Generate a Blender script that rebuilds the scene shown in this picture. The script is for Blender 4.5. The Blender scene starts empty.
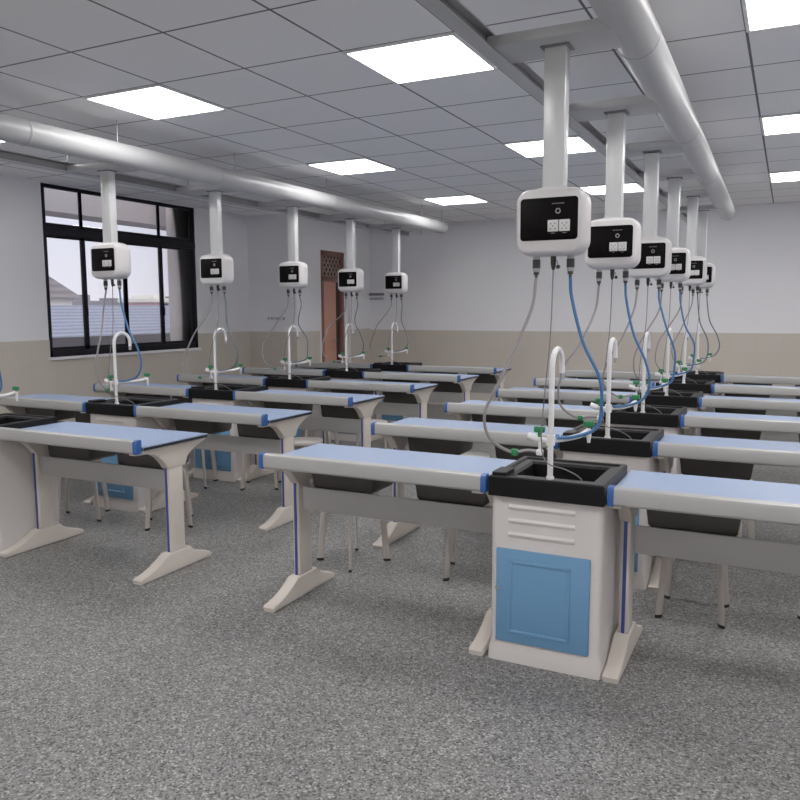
import bpy, bmesh, math, random
from mathutils import Vector, Matrix
random.seed(7)
PI = math.pi
scene = bpy.context.scene
col = scene.collection

# ------------------------------------------------------------------ materials
def lin(c):
    return tuple(((v/255.0)/12.92 if v/255.0 <= 0.04045 else ((v/255.0+0.055)/1.055)**2.4) for v in c)

def principled(name):
    m = bpy.data.materials.new(name); m.use_nodes = True
    nt = m.node_tree
    return m, nt, nt.nodes['Principled BSDF']

def plain(name, rgb, rough=0.5, metal=0.0, spec=0.5, vary=0.06, scale=14.0, bump=0.0):
    m, nt, b = principled(name)
    c = lin(rgb)
    tc = nt.nodes.new('ShaderNodeTexCoord')
    nz = nt.nodes.new('ShaderNodeTexNoise'); nz.inputs['Scale'].default_value = scale; nz.inputs['Detail'].default_value = 3
    nt.links.new(tc.outputs['Object'], nz.inputs['Vector'])
    mx = nt.nodes.new('ShaderNodeMix'); mx.data_type = 'RGBA'
    mx.inputs['A'].default_value = (*[max(0, v*(1-vary)) for v in c], 1)
    mx.inputs['B'].default_value = (*[min(1, v*(1+vary)) for v in c], 1)
    nt.links.new(nz.outputs['Fac'], mx.inputs['Factor'])
    nt.links.new(mx.outputs['Result'], b.inputs['Base Color'])
    b.inputs['Roughness'].default_value = rough
    b.inputs['Metallic'].default_value = metal
    b.inputs['Specular IOR Level'].default_value = spec
    if bump:
        bp = nt.nodes.new('ShaderNodeBump'); bp.inputs['Strength'].default_value = bump; bp.inputs['Distance'].default_value = 0.01
        nt.links.new(nz.outputs['Fac'], bp.inputs['Height']); nt.links.new(bp.outputs['Normal'], b.inputs['Normal'])
    return m

def emissive(name, rgb, strength):
    m, nt, b = principled(name)
    b.inputs['Base Color'].default_value = (*lin(rgb), 1)
    b.inputs['Emission Color'].default_value = (*lin(rgb), 1)
    b.inputs['Emission Strength'].default_value = strength
    return m

TILE = 0.61
GX, GY = -0.245, 9.00

def ceiling_material():
    m, nt, b = principled('ceiling tiles')
    N = nt.nodes.new; L = nt.links.new
    tc = N('ShaderNodeTexCoord'); sp = N('ShaderNodeSeparateXYZ'); L(tc.outputs['Object'], sp.inputs[0])
    def line(sock, off):
        a = N('ShaderNodeMath'); a.operation = 'SUBTRACT'; a.inputs[1].default_value = off; L(sock, a.inputs[0])
        d = N('ShaderNodeMath'); d.operation = 'DIVIDE'; d.inputs[1].default_value = TILE; L(a.outputs[0], d.inputs[0])
        r = N('ShaderNodeMath'); r.operation = 'ROUND'; L(d.outputs[0], r.inputs[0])
        s = N('ShaderNodeMath'); s.operation = 'SUBTRACT'; L(d.outputs[0], s.inputs[0]); L(r.outputs[0], s.inputs[1])
        q = N('ShaderNodeMath'); q.operation = 'ABSOLUTE'; L(s.outputs[0], q.inputs[0])
        l = N('ShaderNodeMath'); l.operation = 'LESS_THAN'; l.inputs[1].default_value = 0.011; L(q.outputs[0], l.inputs[0])
        return l.outputs[0]
    mxm = N('ShaderNodeMath'); mxm.operation = 'MAXIMUM'
    L(line(sp.outputs['X'], GX), mxm.inputs[0]); L(line(sp.outputs['Y'], GY), mxm.inputs[1])
    nz = N('ShaderNodeTexNoise'); nz.inputs['Scale'].default_value = 120; nz.inputs['Detail'].default_value = 4; L(tc.outputs['Object'], nz.inputs['Vector'])
    mx = N('ShaderNodeMix'); mx.data_type = 'RGBA'
    mx.inputs['A'].default_value = (*lin((236, 234, 233)), 1); mx.inputs['B'].default_value = (*lin((246, 244, 243)), 1)
    L(nz.outputs['Fac'], mx.inputs['Factor'])
    m2 = N('ShaderNodeMix'); m2.data_type = 'RGBA'; m2.inputs['B'].default_value = (*lin((96, 93, 94)), 1)
    L(mxm.outputs[0], m2.inputs['Factor']); L(mx.outputs['Result'], m2.inputs['A']); L(m2.outputs['Result'], b.inputs['Base Color'])
    b.inputs['Roughness'].default_value = 0.8
    return m

def floor_material():
    m, nt, b = principled('terrazzo floor')
    N = nt.nodes.new; L = nt.links.new
    tc = N('ShaderNodeTexCoord')
    v = N('ShaderNodeTexVoronoi'); v.inputs['Scale'].default_value = 150; L(tc.outputs['Object'], v.inputs['Vector'])
    sp = N('ShaderNodeSeparateColor'); L(v.outputs['Color'], sp.inputs[0])
    cr = N('ShaderNodeValToRGB'); e = cr.color_ramp; e.interpolation = 'CONSTANT'
    e.elements[0].position = 0; e.elements[0].color = (*lin((62, 61, 60)), 1)
    e.elements[1].position = 0.14; e.elements[1].color = (*lin((101, 100, 99)), 1)
    for p, c in ((0.38, (122, 121, 120)), (0.68, (140, 139, 138)), (0.9, (175, 174, 172))):
        k = e.elements.new(p); k.color = (*lin(c), 1)
    L(sp.outputs[0], cr.inputs['Fac'])
    nz = N('ShaderNodeTexNoise'); nz.inputs['Scale'].default_value = 1.6; nz.inputs['Detail'].default_value = 5; L(tc.outputs['Object'], nz.inputs['Vector'])
    r2 = N('ShaderNodeValToRGB'); r2.color_ramp.elements[0].position = 0.3; r2.color_ramp.elements[0].color = (0.82, 0.82, 0.82, 1)
    r2.color_ramp.elements[1].position = 0.75; r2.color_ramp.elements[1].color = (1, 1, 1, 1); L(nz.outputs['Fac'], r2.inputs['Fac'])
    mx = N('ShaderNodeMix'); mx.data_type = 'RGBA'; mx.blend_type = 'MULTIPLY'; mx.inputs['Factor'].default_value = 1
    L(cr.outputs['Color'], mx.inputs['A']); L(r2.outputs['Color'], mx.inputs['B']); L(mx.outputs['Result'], b.inputs['Base Color'])
    b.inputs['Roughness'].default_value = 0.42; b.inputs['Specular IOR Level'].default_value = 0.35
    return m

def stripes_material(name, c1, c2, scale, axis='Z', rough=0.7):
    m, nt, b = principled(name); N = nt.nodes.new; L = nt.links.new
    tc = N('ShaderNodeTexCoord')
    w = N('ShaderNodeTexWave'); w.wave_type = 'BANDS'; w.bands_direction = axis; w.inputs['Scale'].default_value = scale
    w.inputs['Distortion'].default_value = 0.6; w.inputs['Detail'].default_value = 1
    L(tc.outputs['Object'], w.inputs['Vector'])
    mx = N('ShaderNodeMix'); mx.data_type = 'RGBA'; mx.inputs['A'].default_value = (*lin(c1), 1); mx.inputs['B'].default_value = (*lin(c2), 1)
    L(w.outputs['Fac'], mx.inputs['Factor']); L(mx.outputs['Result'], b.inputs['Base Color']); b.inputs['Roughness'].default_value = rough
    return m

def dado_material():
    m, nt, b = principled('beige wall tile'); N = nt.nodes.new; L = nt.links.new
    tc = N('ShaderNodeTexCoord'); sp = N('ShaderNodeSeparateXYZ'); L(tc.outputs['Object'], sp.inputs[0])
    ad = N('ShaderNodeMath'); ad.operation = 'ADD'; L(sp.outputs['X'], ad.inputs[0]); L(sp.outputs['Y'], ad.inputs[1])
    cb = N('ShaderNodeCombineXYZ'); L(ad.outputs[0], cb.inputs['X']); L(sp.outputs['Z'], cb.inputs['Y'])
    br = N('ShaderNodeTexBrick'); br.offset = 0; br.inputs['Scale'].default_value = 1
    br.inputs['Brick Width'].default_value = 0.3; br.inputs['Row Height'].default_value = 0.45; br.inputs['Mortar Size'].default_value = 0.0025
    br.inputs['Color1'].default_value = (*lin((203, 194, 183)), 1); br.inputs['Color2'].default_value = (*lin((200, 191, 180)), 1)
    br.inputs['Mortar'].default_value = (*lin((194, 185, 174)), 1)
    L(cb.outputs[0], br.inputs['Vector']); L(br.outputs['Color'], b.inputs['Base Color'])
    b.inputs['Roughness'].default_value = 0.35; b.inputs['Specular IOR Level'].default_value = 0.3
    return m

def glass_material():
    m = bpy.data.materials.new('window glass'); m.use_nodes = True; nt = m.node_tree
    nt.nodes.remove(nt.nodes['Principled BSDF']); out = nt.nodes['Material Output']
    t = nt.nodes.new('ShaderNodeBsdfTransparent'); t.inputs['Color'].default_value = (0.93, 0.94, 0.96, 1)
    g = nt.nodes.new('ShaderNodeBsdfGlossy'); g.inputs['Roughness'].default_value = 0.02
    f = nt.nodes.new('ShaderNodeFresnel'); f.inputs['IOR'].default_value = 1.35
    mx = nt.nodes.new('ShaderNodeMixShader'); nt.links.new(f.outputs[0], mx.inputs[0]); nt.links.new(t.outputs[0], mx.inputs[1]); nt.links.new(g.outputs[0], mx.inputs[2])
    nt.links.new(mx.outputs[0], out.inputs['Surface'])
    return m

M = dict(
    wall=plain('painted wall', (236, 235, 238), 0.7, vary=0.02, scale=3),
    dado=dado_material(), ceiling=ceiling_material(), floor=floor_material(), glass=glass_material(),
    frame=plain('dark window frame', (20, 18, 25), 0.5, spec=0.2),
    top=plain('pale blue laminate', (140, 159, 192), 0.42, vary=0.03, scale=6),
    black=plain('black edge', (16, 15, 17), 0.35),
    basin=plain('black resin', (8, 8, 10), 0.45, spec=0.22),
    alu=plain('grey aluminium', (168, 167, 165), 0.42, metal=0.25, vary=0.03),
    cap=plain('blue plastic', (40, 86, 158), 0.4),
    leg=plain('ivory leg paint', (206, 197, 187), 0.42, vary=0.03),
    stripe=plain('blue strip', (44, 66, 140), 0.4),
    apron=plain('grey sheet', (162, 160, 157), 0.5, vary=0.03),
    tray=plain('dark grey plastic', (70, 66, 63), 0.5),
    cab=plain('ivory cabinet plastic', (208, 202, 199), 0.4, vary=0.02),
    door=plain('sky blue door', (98, 146, 186), 0.4, vary=0.03),
    white=plain('white plastic', (208, 204, 204), 0.3, vary=0.02),
    panel=plain('black glossy panel', (5, 3, 4), 0.4, spec=0.06),
    grey=plain('grey fitting', (158, 158, 160), 0.35, metal=0.6),
    dark=plain('dark rubber', (26, 26, 27), 0.5),
    pipe=plain('white pipe', (232, 230, 230), 0.3, vary=0.02),
    green=plain('green valve', (22, 120, 66), 0.4),
    bluehose=plain('blue hose', (48, 104, 158), 0.35),
    tealhose=plain('dull blue-grey hose', (88, 104, 116), 0.4),
    greyhose=plain('grey hose', (140, 134, 136), 0.4),
    duct=plain('white enamelled duct', (172, 172, 173), 0.38, metal=0.0, vary=0.02),
    pole=plain('white enamelled pole', (206, 207, 207), 0.28, metal=0.1, vary=0.02),
    stool=plain('pale stool paint', (186, 176, 168), 0.4),
    seat=plain('stool seat', (182, 176, 172), 0.5),
    light=emissive('light diffuser', (255, 253, 252), 14.2),
    lightframe=plain('light frame', (232, 232, 232), 0.4),
    doorleaf=plain('salmon door leaf', (206, 148, 126), 0.5, vary=0.05),
    doorframe=plain('brown door frame', (128, 88, 76), 0.5),
    doorbar=plain('pale lattice bar', (196, 172, 158), 0.5),
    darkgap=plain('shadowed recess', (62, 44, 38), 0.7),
    roof=stripes_material('grey roof tiles', (124, 122, 132), (160, 158, 168), 4.2, 'Z'),
    brownroof=stripes_material('brown roof tiles', (112, 100, 98), (140, 126, 122), 1.5, 'Z'),
    cream=plain('cream render', (240, 230, 214), 0.8), pink=plain('pink render', (214, 170, 168), 0.8),
    soffit=plain('grey soffit', (188, 176, 172), 0.8), wing=plain('beige outer wall', (250, 232, 218), 0.8),
    parapet=plain('grey parapet', (138, 132, 136), 0.8),
    plate=plain('grey wall plate', (112, 110, 114), 0.6), plate2=plain('pale wall plate', (166, 164, 168), 0.6),
    mark=plain('faint wall mark', (170, 170, 176), 0.8),
)

# ------------------------------------------------------------------ mesh helpers
def box(bm, x0, x1, y0, y1, z0, z1, bev=0.0, seg=2, mi=0):
    r = bmesh.ops.create_cube(bm, size=1.0)
    vs = r['verts']
    for v in vs:
        v.co = Vector(((x0+x1)/2 + v.co.x*(x1-x0), (y0+y1)/2 + v.co.y*(y1-y0), (z0+z1)/2 + v.co.z*(z1-z0)))
    fs = set(f for v in vs for f in v.link_faces)
    for f in fs: f.material_index = mi
    if bev > 0:
        es = list(set(e for v in vs for e in v.link_edges))
        bmesh.ops.bevel(bm, geom=es, offset=bev, segments=seg, profile=0.5, affect='EDGES')
    return bm

def prism(bm, pts, axis, a, b, bev=0.0, mi=0):
    """extrude a 2D outline along an axis: X -> pts are (y,z); Y -> (x,z); Z -> (x,y)"""
    def P(p, t):
        return {'X': (t, p[0], p[1]), 'Y': (p[0], t, p[1]), 'Z': (p[0], p[1], t)}[axis]
    v0 = [bm.verts.new(P(p, a)) for p in pts]; v1 = [bm.verts.new(P(p, b)) for p in pts]
    n = len(pts); fs = []
    fs.append(bm.faces.new(v0)); fs.append(bm.faces.new(v1[::-1]))
    for i in range(n):
        fs.append(bm.faces.new((v0[i], v1[i], v1[(i+1) % n], v0[(i+1) % n])))
    for f in fs: f.material_index = mi
    bmesh.ops.recalc_face_normals(bm, faces=fs)
    if bev:
        es = set(fs[0].edges) | set(fs[1].edges)
        bmesh.ops.bevel(bm, geom=list(es), offset=bev, segments=2, profile=0.5, affect='EDGES')
    return bm

def smooth_path(pts, n=8):
    pts = [Vector(p) for p in pts]
    if len(pts) < 3: return pts
    out = []
    P = [pts[0]*2-pts[1]] + pts + [pts[-1]*2-pts[-2]]
    for i in range(1, len(P)-2):
        p0, p1, p2, p3 = P[i-1], P[i], P[i+1], P[i+2]
        for k in range(n):
            t = k/n
            out.append(0.5*((2*p1)+(p2-p0)*t+(2*p0-5*p1+4*p2-p3)*t*t+(3*p1-p0-3*p2+p3)*t**3))
    out.append(pts[-1])
    return out

def tube(bm, path, r, seg=10, r2=None, wide=None, cap=True, mi=0):
    """tube along a path; r may be a list; r2+wide give an oval section whose long axis r lies along 'wide'"""
    path = [Vector(p) for p in path]
    n = len(path); rings = []; prev = None
    for i, p in enumerate(path):
        t = (path[min(i+1, n-1)] - path[max(i-1, 0)]).normalized()
        if wide is not None:
            a = Vector(wide); a = (a - t*a.dot(t)).normalized() if (a - t*a.dot(t)).length > 1e-4 else (prev if prev else t.orthogonal().normalized())
        elif prev is None:
            a = t.orthogonal().normalized()
        else:
            a = (prev - t*prev.dot(t)); a = a.normalized() if a.length > 1e-6 else t.orthogonal().normalized()
        prev = a; b = t.cross(a)
        rr = r[i] if isinstance(r, (list, tuple)) else r
        rb = r2 if r2 else rr
        rings.append([bm.verts.new(p + a*math.cos(2*PI*k/seg)*rr + b*math.sin(2*PI*k/seg)*rb) for k in range(seg)])
    fs = []
    for i in range(n-1):
        for k in range(seg):
            fs.append(bm.faces.new((rings[i][k], rings[i][(k+1) % seg], rings[i+1][(k+1) % seg], rings[i+1][k])))
    if cap:
        fs.append(bm.faces.new(rings[0][::-1])); fs.append(bm.faces.new(rings[-1]))
    for f in fs: f.material_index = mi
    bmesh.ops.recalc_face_normals(bm, faces=fs)
    return bm

def cyl(bm, p, q, r, seg=16): return tube(bm, [p, q], r, seg)

def obj(name, bm, mats, parent=None, smooth=True, angle=35):
    me = bpy.data.meshes.new(name); bm.to_mesh(me); bm.free()
    for m in (mats if isinstance(mats, (list, tuple)) else [mats]): me.materials.append(m)
    if smooth and len(me.polygons):
        me.polygons.foreach_set('use_smooth', [True]*len(me.polygons))
        try: me.set_sharp_from_angle(angle=math.radians(angle))
        except Exception: pass
    o = bpy.data.objects.new(name, me); col.objects.link(o)
    if parent: o.parent = parent
    return o

def B(): return bmesh.new()

def tag(o, label, cat, group=None, kind=None):
    if label: o['label'] = label
    if cat: o['category'] = cat
    if group: o['group'] = group
    if kind: o['kind'] = kind
    return o

def thing(name, label, cat, loc=(0, 0, 0), rz=0, group=None):
    o = bpy.data.objects.new(name, None); col.objects.link(o)
    o.location = loc; o.rotation_euler = (0, 0, rz); o.empty_display_size = 0.1
    return tag(o, label, cat, group)

def copy_tree(o, parent=None):
    c = o.copy(); col.objects.link(c)
    if parent: c.parent = parent
    for ch in list(o.children): copy_tree(ch, c)
    return c

def struct(name, bm, m, label=None, smooth=False):
    o = obj(name, bm, m, None, smooth); o['kind'] = 'structure'
    if label: o['label'] = label
    return o

def quad_with_hole_X(bm, x0, x1, Y0, Y1, Z0, Z1, hy0, hy1, hz0, hz1):
    box(bm, x0, x1, Y0, hy0, Z0, Z1); box(bm, x0, x1, hy1, Y1, Z0, Z1)
    box(bm, x0, x1, hy0, hy1, Z0, hz0)
    if hz1 < Z1 - 1e-4: box(bm, x0, x1, hy0, hy1, hz1, Z1)

# ------------------------------------------------------------------ room shell
XL, XR, YB, YF, ZC = -6.76, 2.6, 10.87, -2.6, 2.75
BX, BY = -5.97, 8.80                     # corner block (room with the door) at the back left
WY0, WY1, WZ0, WZ1 = 5.49, 7.73, 0.985, 2.735
DZ = 1.165
b = B(); box(b, XL-0.2, XR+0.1, YF-0.1, YB+0.2, -0.1, 0); struct('floor', b, M['floor'])
b = B(); box(b, XL-0.2, XR+0.1, YF-0.1, YB+0.2, ZC, ZC+0.1); struct('ceiling', b, M['ceiling'])
b = B(); quad_with_hole_X(b, XL-0.06, XL, YF-0.1, YB+0.2, 0, ZC, WY0, WY1, WZ0, WZ1); struct('wall_left', b, M['wall'])
b = B(); box(b, XR, XR+0.1, YF-0.1, YB+0.1, 0, ZC); struct('wall_right', b, M['wall'])
b = B(); box(b, XL, XR, YB, YB+0.2, 0, ZC); struct('wall_back', b, M['wall'])
b = B(); box(b, XL-0.1, XR+0.1, YF-0.1, YF, 0, ZC); struct('wall_front', b, M['wall'])
DY0, DY1, DTOP = 9.43, 10.04, 2.30
b = B()
box(b, XL, BX, BY, BY+0.1, 0, ZC)
quad_with_hole_X(b, BX-0.12, BX, BY+0.1, YB, 0, ZC, DY0, DY1, 0.0, DTOP)
struct('wall_corner', b, M['wall'])
b = B(); box(b, BX, BX+0.05, 10.17, 10.34, 0, ZC); struct('trim_1', b, M['wall'])       # pier beside the door
# beige tiled dado
b = B(); box(b, XL, XL+0.008, YF, WY0, 0, DZ); box(b, XL, XL+0.008, WY1, BY, 0, DZ); box(b, XL, XL+0.008, WY0, WY1, 0, WZ0-0.03)
struct('trim_2', b, M['dado'])
b = B(); box(b, XL, BX+0.008, BY-0.008, BY, 0, DZ); box(b, BX, BX+0.008, BY, DY0-0.05, 0, DZ); box(b, BX, BX+0.008, DY1+0.05, 10.17, 0, DZ)
box(b, BX+0.05, BX+0.058, 10.165, 10.345, 0, DZ); box(b, BX, BX+0.008, 10.34, YB, 0, DZ)
struct('trim_3', b, M['dado'])
b = B(); box(b, BX, XR, YB-0.008, YB, 0, DZ-0.02); struct('trim_4', b, M['dado'])
b = B(); box(b, XL-0.02, XL+0.035, WY0-0.02, WY1+0.02, WZ0-0.03, WZ0, 0.006); struct('trim_5', b, M['wall'])   # window sill

# window
win = thing('window_1', None, None, (0, 0, 0)); win['kind'] = 'structure'
fx0, fx1 = XL-0.042, XL+0.005
b = B()
box(b, fx0, fx1, WY0, WY1, WZ0, WZ0+0.07, 0.004); box(b, fx0, fx1, WY0, WY1, WZ1-0.035, WZ1, 0.004)
box(b, fx0, fx1, WY0, WY0+0.04, WZ0, WZ1, 0.004); box(b, fx0, fx1, WY1-0.05, WY1, WZ0, WZ1, 0.004)
box(b, fx0, fx1+0.004, WY0, WY1, 2.225, 2.305, 0.004)
obj('window_frame', b, M['frame'], win)
def sash(y0, y1, z0, z1, x, w=0.038):
    b = B()
    box(b, x-0.011, x+0.011, y0, y0+w, z0, z1, 0.003); box(b, x-0.011, x+0.011, y1-w, y1, z0, z1, 0.003)
    box(b, x-0.011, x+0.011, y0, y1, z0, z0+0.05, 0.003); box(b, x-0.011, x+0.011, y0, y1, z1-0.03, z1, 0.003)
    s = obj('window_sash', b, M['frame'], win)
    b = B(); box(b, x-0.003, x+0.003, y0+w, y1-w, z0+0.05, z1-0.03)
    obj('pane', b, M['glass'], s, False)
ys = (WY0+0.03, 5.985, 6.56, 7.135, WY1-0.05)
for i in range(4):
    sash(ys[i]-0.022, ys[i+1]+0.022, WZ0+0.05, 2.23, XL-0.028+(0.016 if i in (1, 2) else 0), 0.05 if i in (1, 2) else 0.04)
for y0, y1 in ((WY0+0.03, 5.985), (5.985, 7.125), (7.125, WY1-0.05)):
    sash(y0-0.018, y1+0.018, 2.30, WZ1-0.01, XL-0.022, 0.034)
for y in (5.985, 7.135):
    b = B(); box(b, XL-0.02, XL+0.022, y-0.012, y+0.012, 1.40, 1.50, 0.005); obj('window_latch', b, M['frame'], win)

# door in the corner wall
door = thing('door_1', None, None, (0, 0, 0)); door['kind'] = 'structure'
b = B()
box(b, BX-0.10, BX+0.02, DY0, DY0+0.05, 0, DTOP, 0.004); box(b, BX-0.10, BX+0.02, DY1-0.06, DY1, 0, DTOP, 0.004)
box(b, BX-0.10, BX+0.02, DY0, DY1, DTOP-0.07, DTOP, 0.004); box(b, BX-0.10, BX+0.02, DY0, DY1, 1.86, 1.93, 0.004)
obj('door_frame', b, M['doorframe'], door)
b = B(); box(b, BX-0.045, BX-0.005, DY0+0.05, DY1-0.20, 0.01, 1.86, 0.003); leaf = obj('door_leaf', b, M['doorleaf'], door)
b = B(); cyl(b, (BX-0.005, DY1-0.26, 1.02), (BX+0.03, DY1-0.26, 1.02), 0.012); cyl(b, (BX+0.03, DY1-0.26, 1.02), (BX+0.03, DY1-0.34, 1.02), 0.009)
obj('door_handle', b, M['grey'], leaf)
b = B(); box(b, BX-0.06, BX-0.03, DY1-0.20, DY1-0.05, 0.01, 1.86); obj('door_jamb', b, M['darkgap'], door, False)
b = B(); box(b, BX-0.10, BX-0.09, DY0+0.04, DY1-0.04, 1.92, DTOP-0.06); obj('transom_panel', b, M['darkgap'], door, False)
b = B()
ya, yb_, za, zb_ = DY0+0.05, DY1-0.06, 1.93, DTOP-0.07
for s in (-1, 1):
    for k in range(-6, 12):
        pts = []
        for t in (0.0, 1.0):
            z = za+(zb_-za)*t; y = ya + k*0.09 + s*(zb_-za)*t*0.75
            pts.append((y, z))
        (y0, z0), (y1, z1) = pts
        lo, hi = 0.0, 1.0
        for yy in (ya, yb_):
            pass
        # clip the bar to the transom opening
        def at(t): return (y0+(y1-y0)*t, z0+(z1-z0)*t)
        ts = [t/40 for t in range(41) if ya <= at(t/40)[0] <= yb_]
        if len(ts) > 3:
            p, q = at(ts[0]), at(ts[-1])
            tube(b, [(BX-0.02+0.006*s, p[0], p[1]), (BX-0.02+0.006*s, q[0], q[1])], 0.007, 6)
obj('transom_lattice', b, M['doorbar'], door)

# small wall items
b = B(); box(b, -6.02, -5.72, YB-0.03, YB, 1.66, 1.70, 0.003)
wp = thing('wall_plate', 'small dark slotted plate with pale strip below, on back wall beside the door', 'wall plate', (-5.86, YB-0.01, 1.70))
b = B(); box(b, -0.13, 0.15, -0.02, 0.01, -0.02, 0.02, 0.003)
for k in range(9): box(b, -0.115+k*0.029, -0.098+k*0.029, -0.024, -0.018, -0.012, 0.012)
obj('slotted_strip', b, M['plate'], wp)
b = B(); box(b, -0.10, 0.14, -0.012, 0.01, -0.085, -0.05, 0.003)
for k in range(6): box(b, -0.085+k*0.037, -0.06+k*0.037, -0.015, -0.011, -0.078, -0.057)
obj('pale_strip', b, M['plate2'], wp)
b = B()
for i, (x, w, h) in enumerate(((0, .018, .05), (.05, .03, .04), (.10, .012, .05), (.14, .035, .035), (.20, .02, .05), (.25, .03, .04))):
    box(b, x, x+w, -0.004, 0, -h/2, h/2); box(b, x-0.008, x+w+0.01, -0.004, 0, -0.004, 0.004)
o = obj('wall_marking', b, M['mark'], None, False); o.location = (-6.44, BY-0.001, 1.345)
tag(o, 'faint grey illegible marks on the white wall left of the door', 'wall marking')

# ------------------------------------------------------------------ outside the window
b = B(); box(b, -60, XL-0.6, -30, 80, -3.2, -3.0); o = struct('floor_outside', b, M['parapet'])
b = B(); box(b, -8.10, -7.65, 2.0, 12, 2.60, 3.5); struct('trim_6', b, M['soffit'])
b = B(); box(b, -7.23, XL-0.06, 7.74, 8.1, -1.0, 3.5); struct('trim_7', b, M['wing'])
b = B(); box(b, -7.7, -7.6, 2.0, 12, -1, 1.15, 0.01); struct('trim_8', b, M['parapet'])
b = B()
prism(b, [(-16, 1.60), (-12.6, 0.30), (-12.6, -3), (-19.4, -3), (-19.4, 0.30)], 'Y', 6.0, 30.0)
o = obj('neighbouring_roof', b, M['roof'], None, False)
tag(o, 'long low grey tiled roof seen through the lower window panes', 'roof')
h = thing('distant_house', 'cream wall with brown hipped tile roof beyond the grey roof, left pane', 'house', (-21, 17.4, -3))
b = B(); box(b, -0.9, 0.9, -10, -0.15, 0, 4.86); obj('house_wall', b, M['cream'], h, False)
b = B()
zr = 4.86
vs = [b.verts.new(p) for p in ((-1.1, -10.2, zr), (1.1, -10.2, zr), (1.1, 0.1, zr), (-1.1, 0.1, zr), (0, -9.6, zr+0.82), (0, -0.45, zr+0.82))]
for f in ((0, 1, 4), (1, 2, 5, 4), (2, 3, 5), (3, 0, 4, 5), (0, 3, 2, 1)): b.faces.new([vs[i] for i in f])
bmesh.ops.recalc_face_normals(b, faces=b.faces)
obj('house_roof', b, M['brownroof'], h, False)
h = thing('distant_house', 'small pink distant house with one dark window beyond the roofs, middle pane', 'house', (-40, 40.8, -3))
b = B(); box(b, -1.5, 1.5, -1.0, 1.0, 0, 5.0); obj('house_wall', b, M['pink'], h, False)
b = B(); box(b, -1.7, 1.7, -1.2, 1.2, 5.0, 5.3, 0.05); box(b, -1.0, 1.0, -0.5, 0.6, 5.3, 5.55, 0.05); obj('house_roof', b, M['cream'], h, False)
b = B(); box(b, 1.48, 1.53, -0.25, 0.25, 4.75, 4.95); obj('house_window', b, M['frame'], h, False)
b = B(); box(b, -44, -43, 30, 60, -3, 2.15, 0.05)
for k in range(9): box(b, -44.2, -43.2, 31+k*3.1, 32.4+k*3.1, 2.1, 2.35+0.1*(k % 3))
tag(obj('distant_terrace', b, M['parapet'], None, False), 'low grey line of far terrace buildings on the horizon outside the window', 'building')

# ------------------------------------------------------------------ prototypes
HL = 0.5815
def make_leg(parent, x):
    b = B(); box(b, x-0.020, x+0.020, 0.255, 0.372, 0.09, 0.615, 0.012, 3)
    leg = obj('leg', b, M['leg'], parent)
    b = B(); box(b, x-0.0075, x+0.0075, 0.250, 0.262, 0.10, 0.60, 0.003); obj('edge_strip', b, M['stripe'], leg)
    b = B(); box(b, x-0.022, x+0.022, 0.253, 0.374, 0.104, 0.1105, 0.002); obj('joint_ring', b, M['stripe'], leg)
    # foot: long low skid rising to the post
    def curve(y0, z0, y1, z1, pw, n=7):
        return [(y0+(y1-y0)*t/n, z0+(z1-z0)*(t/n)**pw) for t in range(n+1)]
    pts = [(0.01, 0.0), (0.005, 0.022)] + curve(0.02, 0.032, 0.225, 0.110, 1.7) + curve(0.40, 0.110, 0.56, 0.034, 0.6) + [(0.58, 0.022), (0.575, 0.0)]
    b = B(); prism(b, pts, 'X', x-0.033, x+0.033, 0.009); obj('foot', b, M['leg'], leg)
    pts = [(0.015, 0.711), (0.015, 0.700)] + curve(0.06, 0.697, 0.25, 0.590, 2.6) + curve(0.385, 0.590, 0.53, 0.700, 0.45) + [(0.56, 0.708), (0.56, 0.7225), (0.043, 0.7225), (0.042, 0.711)]
    b = B(); prism(b, pts, 'X', x-0.026, x+0.026, 0.006); obj('bracket', b, M['leg'], leg)
    return leg

def make_desk():
    root = thing('lab_desk', 'x', 'desk', group='lab desks with pale blue tops')
    b = B(); box(b, -HL, HL, 0.041, 0.55, 0.723, 0.7425, 0.002, mi=1); box(b, -HL+0.002, HL-0.002, 0.041, 0.548, 0.7425, 0.7455, 0)
    obj('tabletop', b, [M['top'], M['black']], root, False)
    prof = [(0.006, 0.712), (0.0, 0.720), (0.0, 0.764), (0.005, 0.777), (0.014, 0.782), (0.036, 0.782), (0.040, 0.778), (0.040, 0.712)]
    b = B(); prism(b, prof, 'X', -HL+0.033, HL-0.033); obj('front_rail', b, M['alu'], root)
    cp = [(0.003, 0.709), (-0.003, 0.718), (-0.003, 0.766), (0.003, 0.780), (0.013, 0.785), (0.037, 0.785), (0.042, 0.780), (0.042, 0.709)]
    for s in (-1, 1):
        b = B(); prism(b, cp, 'X', min(s*(HL-0.034), s*(HL-0.010)), max(s*(HL-0.034), s*(HL-0.010)), 0.003); obj('end_cap', b, M['cap'], root)
    make_leg(root, -(HL-0.038)); make_leg(root, HL-0.053)
    b = B(); box(b, -HL+0.074, HL-0.074, 0.270, 0.284, 0.455, 0.572, 0.003); obj('modesty_panel', b, M['apron'], root)
    for x0 in (-0.485, 0.095):
        b = B()
        x1 = x0+0.385
        outer = [(x0, 0.7225), (x0+0.022, 0.575), (x0+0.040, 0.560), (x1-0.040, 0.560), (x1-0.022, 0.575), (x1, 0.7225)]
        prism(b, outer, 'Y', 0.30, 0.525, 0.004)
        obj('book_tray', b, M['tray'], root)
    return root

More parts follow.
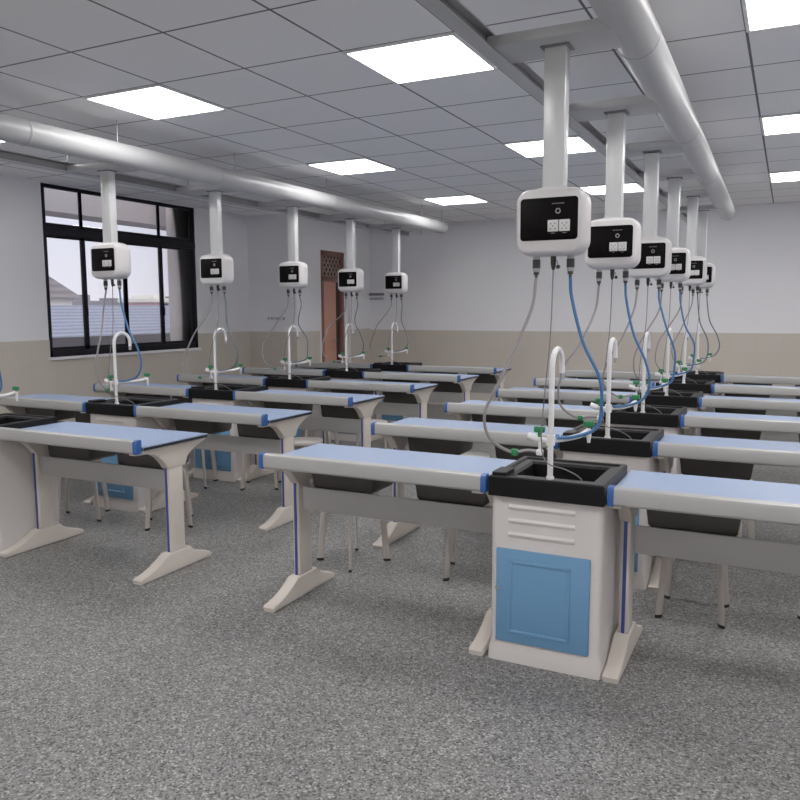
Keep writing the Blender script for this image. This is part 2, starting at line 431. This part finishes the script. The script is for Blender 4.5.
def make_sink():
    root = thing('sink_cabinet', 'x', 'sink cabinet', group='sink cabinets between the desks')
    # hollow ivory body, open on top, flared foot
    rings = [(-0.238, 0.238, 0.010, 0.478, 0.0), (-0.237, 0.237, 0.012, 0.476, 0.045), (-0.228, 0.228, 0.026, 0.462, 0.095), (-0.230, 0.230, 0.024, 0.464, 0.705)]
    b = B(); prev = None
    for (x0, x1, y0, y1, z) in rings:
        c = 0.022
        P = []
        for cx, cy, a0 in ((x1-c, y1-c, 0), (x0+c, y1-c, 90), (x0+c, y0+c, 180), (x1-c, y0+c, 270)):
            for k in range(4):
                a = math.radians(a0+k*30); P.append(b.verts.new((cx+c*math.cos(a), cy+c*math.sin(a), z)))
        if prev:
            n = len(P)
            for i in range(n): b.faces.new((prev[i], prev[(i+1) % n], P[(i+1) % n], P[i]))
        prev = P
    bmesh.ops.recalc_face_normals(b, faces=b.faces)
    obj('cabinet_body', b, M['cab'], root)
    for z in (0.655, 0.598, 0.540):
        b = B()
        pts = [(0.026, z+0.016), (0.017, z+0.004), (0.019, z-0.004), (0.026, z-0.008)]
        prism(b, pts, 'X', -0.155, 0.120, 0.003)
        obj('louver', b, M['cab'], root)
    b = B(); box(b, -0.203, 0.185, 0.012, 0.030, 0.085, 0.482, 0.006)
    x0, x1, z0, z1 = -0.148, 0.108, 0.128, 0.438
    w = 0.014
    box(b, x0, x1, 0.007, 0.016, z1-w, z1, 0.004); box(b, x0, x1, 0.007, 0.016, z0, z0+w, 0.004)
    box(b, x0, x0+w, 0.007, 0.016, z0, z1, 0.004); box(b, x1-w, x1, 0.007, 0.016, z0, z1, 0.004)
    d = obj('door', b, M['door'], root)
    b = B(); cyl(b, (-0.195, 0.014, 0.315), (-0.195, 0.002, 0.315), 0.008); obj('knob', b, M['grey'], d)
    # black basin: rim ring, sloped inner walls, bottom
    ox0, ox1, oy0, oy1 = -0.2345, 0.2345, 0.0, 0.470
    b = B()
    def loop(x0, x1, y0, y1, z): return [b.verts.new(p) for p in ((x0, y0, z), (x1, y0, z), (x1, y1, z), (x0, y1, z))]
    L = [loop(ox0, ox1, oy0, oy1, 0.703), loop(ox0, ox1, oy0, oy1, 0.780), loop(ox0+0.006, ox1-0.006, oy0+0.006, oy1-0.006, 0.786),
         loop(ox0+0.024, ox1-0.024, oy0+0.020, oy1-0.022, 0.786), loop(ox0+0.030, ox1-0.030, oy0+0.026, oy1-0.028, 0.777),
         loop(-0.176, 0.172, 0.105, 0.415, 0.775), loop(-0.166, 0.162, 0.115, 0.405, 0.765), loop(-0.15, 0.15, 0.13, 0.39, 0.56)]
    for i in range(len(L)-1):
        for k in range(4): b.faces.new((L[i][k], L[i][(k+1) % 4], L[i+1][(k+1) % 4], L[i+1][k]))
    b.faces.new(L[-1]); b.faces.new(L[0][::-1]) if False else None
    bmesh.ops.recalc_face_normals(b, faces=b.faces)
    basin = obj('basin', b, M['basin'], root, False)
    b = B(); box(b, -0.225, -0.165, 0.015, 0.13, 0.776, 0.800, 0.004); obj('basin_block', b, M['basin'], basin)
    b = B(); cyl(b, (0, 0.26, 0.5605), (0, 0.26, 0.566), 0.025); obj('drain', b, M['grey'], basin)
    # tap: tall swan neck, side arm with valves
    b = B()
    arc = [(0, 0.08+0.076-0.076*math.cos(a), 1.222+0.076*math.sin(a)) for a in [PI*k/12 for k in range(13)]]
    tube(b, [(0, 0.08, 0.775), (0, 0.08, 1.0), (0, 0.08, 1.15)] + arc + [(0.001, 0.232, 1.195)], 0.0112, 12)
    cyl(b, (0, 0.08, 0.776), (0, 0.08, 0.786), 0.016)
    f = obj('faucet', b, M['pipe'], root)
    b = B(); cyl(b, (0.001, 0.232, 1.197), (0.001, 0.232, 1.168), 0.010); obj('spout_tip', b, M['grey'], f)
    b = B(); tube(b, smooth_path([(-0.092, 0.07, 0.950), (-0.05, 0.075, 0.937), (0, 0.08, 0.935), (0.05, 0.14, 0.936), (0.085, 0.22, 0.940), (0.105, 0.29, 0.955)], 6), 0.0105, 10)
    cyl(b, (0, 0.08, 0.915), (0, 0.08, 0.956), 0.018); cyl(b, (-0.092, 0.07, 0.95), (-0.055, 0.074, 0.938), 0.015)
    obj('side_arm', b, M['pipe'], f)
    b = B(); tube(b, [(0.104, 0.287, 0.955), (0.105, 0.289, 0.93), (0.105, 0.289, 0.90)], [0.011, 0.010, 0.006], 10); obj('nozzle', b, M['pipe'], f)
    for (x, y, z) in ((-0.045, 0.074, 0.965), (0.104, 0.287, 0.968)):
        b = B(); cyl(b, (x, y, z-0.018), (x, y, z), 0.008, 8); box(b, x-0.022, x+0.022, y-0.011, y+0.011, z, z+0.024, 0.005)
        obj('valve_handle', b, M['green'], f)
    b = B(); box(b, -0.055, -0.03, 0.06, 0.085, 0.872, 0.895, 0.004); cyl(b, (-0.043, 0.073, 0.89), (-0.043, 0.073, 0.94), 0.006, 8); obj('hose_coupling', b, M['pipe'], f)
    return root

def rounded_rect(w, h, r, n=6):
    P = []
    for cx, cz, a0 in ((w/2-r, h/2-r, 0), (-w/2+r, h/2-r, 90), (-w/2+r, -h/2+r, 180), (w/2-r, -h/2+r, 270)):
        for k in range(n+1):
            a = math.radians(a0+90*k/n); P.append((cx+r*math.cos(a), cz+r*math.sin(a)))
    return P

def make_unit():
    """pole + socket box + connectors; origin at the plug end of the pole on the ceiling frame (z = 2.44)"""
    root = thing('hanging_socket_box', 'x', 'socket box', group='white socket boxes hanging on poles')
    zc = 1.790-2.44
    b = B(); box(b, -0.042, 0.042, -0.031, 0.031, zc+0.11, 0.0, 0.005, 2)
    p = obj('pole', b, M['pole'], root)
    b = B(); box(b, -0.056, 0.056, -0.045, 0.045, zc+0.122, zc+0.132, 0.003); obj('pole_collar', b, M['pole'], p)
    # pillow shaped case
    b = B(); loops = []
    for y, w, h, r in ((-0.076, 0.240, 0.216, 0.030), (-0.072, 0.250, 0.230, 0.040), (-0.060, 0.264, 0.246, 0.052), (-0.035, 0.272, 0.255, 0.058), (0.025, 0.272, 0.255, 0.058), (0.050, 0.262, 0.245, 0.053), (0.068, 0.238, 0.220, 0.042), (0.078, 0.200, 0.182, 0.028)):
        loops.append([b.verts.new((x, y, zc+z)) for x, z in rounded_rect(w, h, r)])
    n = len(loops[0])
    for i in range(len(loops)-1):
        for k in range(n): b.faces.new((loops[i][k], loops[i][(k+1) % n], loops[i+1][(k+1) % n], loops[i+1][k]))
    b.faces.new(loops[0]); b.faces.new(loops[-1][::-1])
    bmesh.ops.recalc_face_normals(b, faces=b.faces)
    case = obj('case', b, M['white'], root, True, 50)
    pz = zc+0.008
    b = B(); prism(b, [(x, pz+z) for x, z in rounded_rect(0.224, 0.160, 0.014)], 'Y', -0.0785, -0.074, 0.0008)
    pan = obj('control_panel', b, M['panel'], root)
    for x in (0.018, 0.062):
        b = B(); box(b, x-0.0205, x+0.0205, -0.083, -0.0775, pz-0.048, pz-0.005, 0.002); s = obj('socket', b, M['white'], pan)
        b = B()
        for dx, dz in ((-0.008, 0.008), (0.008, 0.008), (0, -0.001), (-0.008, -0.012), (0.008, -0.012)):
            box(b, x+dx-0.002, x+dx+0.002, -0.0836, -0.0825, pz-0.0265+dz-0.0022, pz-0.0265+dz+0.0022)
        obj('socket_holes', b, M['dark'], s, False)
    b = B()
    tube(b, [(0.036+0.0085*math.cos(2*PI*k/16), -0.0795, pz+0.028+0.0085*math.sin(2*PI*k/16)) for k in range(17)], 0.0018, 6, cap=False)
    obj('indicator_ring', b, M['grey'], pan)
    b = B()
    for k in range(7): box(b, 0.012+k*0.007, 0.0165+k*0.007, -0.0791, -0.078, pz+0.054, pz+0.058)
    box(b, 0.009, 0.025, -0.0791, -0.078, pz-0.055, pz-0.0525); box(b, 0.054, 0.070, -0.0791, -0.078, pz-0.055, pz-0.0525)
    obj('panel_print', b, M['plate'], pan, False)
    zb = zc-0.125
    for x in (-0.068, 0.068):
        b = B(); tube(b, [(x, 0, zb+0.006), (x, 0, zb-0.016), (x, 0, zb-0.017), (x, 0, zb-0.045), (x, 0, zb-0.046), (x, 0, zb-0.062)], [.0135, .0135, .010, .010, .0135, .0135], 16)
        c = obj('hose_connector', b, M['grey'], root)
        b = B(); cyl(b, (x, 0, zb-0.014), (x, 0, zb-0.048), 0.0155); cyl(b, (x, 0, zb-0.060), (x, 0, zb-0.074), 0.011); cyl(b, (x, 0, zb-0.074), (x, 0, zb-0.088), 0.006)
        obj('connector_grip', b, M['dark'], c)
    b = B(); tube(b, [(0, 0, zb+0.006), (0, 0, zb-0.03), (0, 0, zb-0.048), (0, 0, zb-0.056)], [0.011, 0.011, 0.008, 0.004], 12)
    c = obj('cable_gland', b, M['dark'], root)
    b = B(); tube(b, [(0.006, 0, zb-0.012), (0.016, -0.004, zb-0.022), (0.020, -0.004, zb-0.036)], 0.0015, 6)
    bmesh.ops.create_uvsphere(b, u_segments=10, v_segments=8, radius=0.0085, matrix=Matrix.Translation((0.020, -0.004, zb-0.044)))
    obj('gland_cap', b, M['dark'], c)
    return root

def make_stool():
    root = thing('stool', 'x', 'stool', group='pale bent-leg stools under the desks')
    b = B(); pts = rounded_rect(0.30, 0.30, 0.11)
    prism(b, pts, 'Z', 0.422, 0.448, 0.008); obj('seat', b, M['seat'], root)
    for k in range(4):
        a = PI/4+k*PI/2; c, s = math.cos(a), math.sin(a)
        b = B()
        path = smooth_path([(0.02*c, 0.02*s, 0.408), (0.10*c, 0.10*s, 0.406), (0.145*c, 0.145*s, 0.385), (0.165*c, 0.165*s, 0.33), (0.180*c, 0.180*s, 0.18), (0.196*c, 0.196*s, 0.012)], 5)
        # flat oval bar, broad face across the radius
        n = len(path); rings = []
        rad = Vector((c, s, 0)); tan = Vector((-s, c, 0))
        for i, p in enumerate(path):
            t = (path[min(i+1, n-1)]-path[max(i-1, 0)]).normalized()
            nrm = tan.cross(t).normalized()
            rings.append([b.verts.new(p + nrm*0.019*math.cos(2*PI*j/12) + tan*0.008*math.sin(2*PI*j/12)) for j in range(12)])
        for i in range(n-1):
            for j in range(12): b.faces.new((rings[i][j], rings[i][(j+1) % 12], rings[i+1][(j+1) % 12], rings[i+1][j]))
        b.faces.new(rings[0]); b.faces.new(rings[-1])
        bmesh.ops.recalc_face_normals(b, faces=b.faces)
        leg = obj('leg', b, M['stool'], root)
        b = B(); tube(b, [(0.196*c, 0.196*s, 0.0), (0.196*c, 0.196*s, 0.016)], 0.021, 12, r2=0.010, wide=(c, s, 0)); obj('foot_tip', b, M['dark'], leg)
    return root

# ------------------------------------------------------------------ stations
Y1, DYR = 2.941, 1.1098
ROW = ['nearest row', 'second row', 'third row', 'fourth row', 'fifth row', 'farthest row']
SX = {'right': -0.835, 'left': -4.402}
BOXX = {'right': [-0.838, -0.833, -0.828, -0.832, -0.815, -0.835], 'left': [-4.40, -4.390, -4.348, -4.330, -4.330, -4.335]}
BOXDZ = {'right': [0.002, 0, -0.006, 0.002, 0.003, 0.002], 'left': [0.02, 0.022, 0.010, 0.004, -0.008, -0.008]}

desk0, sink0, unit0, stool0 = make_desk(), make_sink(), make_unit(), make_stool()
used = {}
def place(proto, loc, rz, label):
    o = proto if proto.name not in used else copy_tree(proto)
    used[proto.name] = True
    o.location = loc; o.rotation_euler = (0, 0, rz); o['label'] = label
    return o

def hoses(unit, bank, i, bx, dz):
    """hoses in world space, stored relative to the unit's origin"""
    sx, y = SX[bank], Y1+DYR*i
    org = Vector((bx, y+0.08, 2.44+dz))
    zb = 1.790-0.125-0.085+dz
    rnd = random.Random(i*7+(3 if bank == 'left' else 11))
    j = lambda a: rnd.uniform(-a, a)
    sw = 0.25 if (bank == 'left' and i == 1) else 1.0
    W = lambda pts: [Vector(p)-org for p in pts]
    g = W(smooth_path([(bx-0.068, y+0.08, zb), (bx-0.080, y+0.06, 1.46+j(.02)), (sx-0.145*sw+j(.02), y+0.0, 1.28), (sx-0.20*sw+j(.02), y-0.03, 1.17), (sx-0.238*sw, y-0.04, 1.05+j(.02)),
                       (sx-0.225*sw, y-0.02, 0.945), (sx-0.155*sw, y+0.03, 0.885), (sx-0.09, y+0.06, 0.89), (sx-0.045, y+0.073, 0.885)], 8))
    b = B(); tube(b, g, 0.0065, 8); hz = obj('waste_hose', b, M['greyhose'], unit); hz['label'] = 'grey hose'
    q = g[int(len(g)*0.77)]
    b = B(); box(b, q.x-0.014, q.x+0.014, q.y-0.011, q.y+0.011, q.z-0.013, q.z+0.013, 0.004); obj('hose_clip', b, M['green'], hz)
    w = W(smooth_path([(bx+0.068, y+0.08, zb), (bx+0.075, y+0.085, 1.50), (sx+0.115+j(.02), y+0.10, 1.33), (sx+0.175+j(.02), y+0.12, 1.19), (sx+0.200+j(.02), y+0.13, 1.07),
                       (sx+0.165, y+0.135, 0.985), (sx+0.085, y+0.115, 0.950), (sx+0.022, y+0.088, 0.945)], 8))
    blue = (bank == 'right' and i < 4) or i < 2
    b = B(); tube(b, w, 0.0068 if blue else 0.006, 8); hz = obj('water_hose', b, M['bluehose'] if blue else M['tealhose'], unit); hz['label'] = 'blue hose' if blue else 'dull grey hose'
    c = W(smooth_path([(bx, y+0.08, zb+0.03), (bx-0.004, y+0.07, 1.35), (sx-0.022, y+0.05, 1.10), (sx-0.03+j(.01), y+0.05, 0.93), (sx-0.005, y+0.045, 0.85), (sx+0.06, y+0.10, 0.815), (sx+0.11, y+0.15, 0.77), (sx+0.12, y+0.17, 0.70)], 8))
    b = B(); tube(b, c, 0.0028, 6); hz = obj('thin_cable', b, M['plate'], unit); hz['label'] = 'thin dark cable'

for bank in ('right', 'left'):
    for i in range(6):
        y = Y1+DYR*i; sx = SX[bank]
        place(sink0, (sx, y, 0), 0, f'ivory sink cabinet, blue door, black basin, in the {ROW[i]} of the {bank} bank')
        for side, s in (('left', -1), ('right', 1)):
            place(desk0, (sx+s*(0.236+HL), y, 0), 0, f'pale blue lab desk {side} of the sink in the {ROW[i]}, {bank} bank')

unit_list = []
for bank in ('right', 'left'):
    for i in range(6):
        bx, dz = BOXX[bank][i], BOXDZ[bank][i]
        u = place(unit0, (bx, Y1+DYR*i+0.08, 2.44+dz), 0, f'white hanging socket box with black panel above the {ROW[i]} sink, {bank} bank')
        unit_list.append((u, bank, i, bx, dz))
for a in unit_list: hoses(*a)

# ------------------------------------------------------------------ stools
ST = [ # x, y, rot, label
    (-2.215, 3.81, -0.36, 'bent-leg stool behind the left end of the nearest right bank desk, by the aisle'),
    (-1.50, 3.908, 0.28, 'bent-leg stool behind the nearest right bank desk, just left of its sink'),
    (-0.35, 3.853, 0.0, 'bent-leg stool behind the nearest right bank desk, just right of its sink'),
    (0.27, 3.86, 0.1, 'bent-leg stool behind the far right part of the nearest right bank desk'),
    (-4.43, 3.80, 0.62, 'bent-leg stool behind the nearest left bank sink'),
    (-3.755, 3.945, 0.72, 'bent-leg stool behind the nearest left bank desk, by its aisle leg'),
    (-4.42, 4.955, 0.38, 'bent-leg stool behind the second left bank sink'),
    (-3.87, 5.15, 0.5, 'bent-leg stool behind the second left bank desk, right of its sink'),
    (-3.36, 5.02, 0.5, 'bent-leg stool behind the aisle end of the second left bank desk'),
    (-1.95, 4.96, 0.2, 'bent-leg stool behind the second right bank desk, by the aisle'),
    (-1.40, 4.98, 0.1, 'bent-leg stool behind the second right bank desk, left of its sink'),
    (-0.30, 4.97, 0.3, 'bent-leg stool behind the second right bank desk, right of its sink'),
    (-3.90, 6.10, 0.2, 'bent-leg stool behind the third left bank desk, right of its sink'),
    (-3.36, 6.12, 0.5, 'bent-leg stool behind the aisle end of the third left bank desk'),
]
for (x, y, r, lab) in ST: place(stool0, (x, y, 0), r, lab)

# ------------------------------------------------------------------ overhead ducts and frames
def overhead(bank, label):
    sx = SX[bank]; xd = {'right': -0.640, 'left': -4.160}[bank]; xr = {'right': -1.085, 'left': -4.665}[bank]
    yn, yf = -1.6, {'right': 9.62, 'left': 9.55}[bank]
    k = {'right': -0.014, 'left': 0.006}[bank]           # the pipe runs very slightly askew to the frame
    X = lambda y: xd + {'right': 0.05, 'left': -0.02}[bank] + k*(y-3.2)
    root = thing('overhead_duct', label, 'duct', (0, 0, 2.44), group='white ceiling ducts over the sinks')
    r = {'right': 0.085, 'left': 0.077}[bank]; zp = 0.088
    b = B(); tube(b, [(X(yn), yn, zp), (X(yf), yf, zp)], r, 32); obj('duct_pipe', b, M['duct'], root, True, 40)
    for y in (-0.2, 1.55, 3.3, 5.05, 6.75, 8.45):
        b = B(); tube(b, [(X(y), y-0.012, zp), (X(y), y-0.008, zp), (X(y), y+0.008, zp), (X(y), y+0.012, zp)], [r+0.0005, r+0.003, r+0.003, r+0.0005], 32, cap=False); obj('duct_joint', b, M['duct'], root)
    b = B(); prism(b, [(xr-0.03, 0.0), (xr+0.03, 0.0), (xr+0.03, 0.006), (xr-0.022, 0.006), (xr-0.022, 0.064), (xr+0.02, 0.064), (xr+0.02, 0.070), (xr-0.03, 0.070)], 'Y', yn, yf+0.1)
    rail = obj('side_rail', b, M['duct'], root, False)
    b = B(); box(b, xr-0.0218, xr-0.014, yn+0.01, yf+0.09, 0.0062, 0.0638); obj('rail_web_shade', b, M['plate'], rail, False)  # darker grey strip paints in the shade inside the channel
    for i in range(-4, 6):
        y = Y1+DYR*i+0.08
        if y < yn+0.1: continue
        b = B(); box(b, xr+0.005, X(y)-0.02, y-0.12, y+0.12, 0.007, 0.048, 0.006); pl = obj('cross_plate', b, M['duct'], root)
        bx = BOXX[bank][max(i, 0)]
        b = B(); box(b, bx-0.056, bx+0.056, y-0.045, y+0.045, 0.0005, 0.0075, 0.002); obj('pole_bracket', b, M['plate'], pl)
    for y in (-0.4, 1.05, 2.35, 4.03, 5.28, 6.7, 8.9, 10.0):
        b = B(); cyl(b, (X(min(y, yf)), min(y, yf-0.03), zp+r-0.004), (X(min(y, yf)), min(y, yf-0.03), 0.31), 0.004, 8); obj('hanger_rod', b, M['grey'], root)
        b = B(); cyl(b, (xr, y, 0.066), (xr, y, 0.31), 0.004, 8); obj('hanger_rod', b, M['grey'], root)
overhead('right', 'long white round duct and frame along the ceiling over the right bank')
overhead('left', 'long white round duct and frame along the ceiling over the left bank')

# ------------------------------------------------------------------ ceiling lights
def make_light():
    root = thing('ceiling_light', 'x', 'ceiling light', group='square ceiling light panels')
    h = TILE/2
    b = B()
    for (x0, x1, y0, y1) in ((-h, h, -h, -h+0.018), (-h, h, h-0.018, h), (-h, -h+0.018, -h, h), (h-0.018, h, -h, h)): box(b, x0, x1, y0, y1, -0.012, 0, 0.002)
    obj('light_frame', b, M['lightframe'], root)
    b = B(); box(b, -h+0.018, h-0.018, -h+0.018, h-0.018, -0.009, -0.001); obj('diffuser', b, M['light'], root, False)
    return root
light0 = make_light()
cols = {-3.60: 'left of the aisle beside the left duct', -1.77: 'above the aisle, middle column', 0.06: 'right of the right duct', 1.89: 'along the right wall', -5.43: 'by the window wall'}
rowsY = {8.695: 'farthest', 6.255: 'middle', 3.815: 'nearest', 1.375: 'directly overhead', -1.065: 'rearmost'}
for x, cw in cols.items():
    for y, rw in rowsY.items():
        if x < -5 and y > 5: continue  # window-wall panels are added fill, brightening the left wall
        place(light0, (x, y, ZC), 0, f'square white ceiling light panel, {rw} one {cw}')

# ------------------------------------------------------------------ world, camera
w = bpy.data.worlds.new('sky'); scene.world = w; w.use_nodes = True
nt = w.node_tree; bg = nt.nodes['Background']
tc = nt.nodes.new('ShaderNodeTexCoord'); sp = nt.nodes.new('ShaderNodeSeparateXYZ'); nt.links.new(tc.outputs['Generated'], sp.inputs[0])
cr = nt.nodes.new('ShaderNodeValToRGB'); cr.color_ramp.elements[0].position = 0.0; cr.color_ramp.elements[0].color = (*lin((232, 228, 236)), 1)
cr.color_ramp.elements[1].position = 0.35; cr.color_ramp.elements[1].color = (*lin((206, 218, 242)), 1)
nt.links.new(sp.outputs['Z'], cr.inputs['Fac']); nt.links.new(cr.outputs['Color'], bg.inputs['Color'])
bg.inputs['Strength'].default_value = 1.2

sd = bpy.data.lights.new('daylight', 'SUN'); sd.energy = 1.6; sd.angle = 0.5  # sun added to brighten the house walls outside the window
so = bpy.data.objects.new('daylight', sd); col.objects.link(so); so.location = (6, -4, 12)
so.rotation_euler = Vector((-0.62, 0.42, -0.66)).to_track_quat('-Z', 'Y').to_euler()

h, yaw, pit, rol, f = 1.459, -0.4642, -0.1162, -0.0037, 774.27
Fv = Vector((math.sin(yaw)*math.cos(pit), math.cos(yaw)*math.cos(pit), math.sin(pit)))
Rv = Vector((math.cos(yaw), -math.sin(yaw), 0)); Uv = Rv.cross(Fv)
R2 = Rv*math.cos(rol)+Uv*math.sin(rol); U2 = -Rv*math.sin(rol)+Uv*math.cos(rol)
cd = bpy.data.cameras.new('camera'); cam = bpy.data.objects.new('camera', cd); col.objects.link(cam)
cd.sensor_width = 36; cd.lens = f/800*36; cd.clip_start = 0.05; cd.clip_end = 200
m = Matrix.Identity(4)
for k in range(3):
    m[k][0] = R2[k]; m[k][1] = U2[k]; m[k][2] = -Fv[k]
m[0][3], m[1][3], m[2][3] = 0, 0, h
cam.matrix_world = m
scene.camera = cam
scene.view_settings.view_transform = 'Standard'
scene.view_settings.look = 'None'
scene.view_settings.exposure = 0.0
scene.view_settings.gamma = 1.17
scene.cycles.use_denoising = True
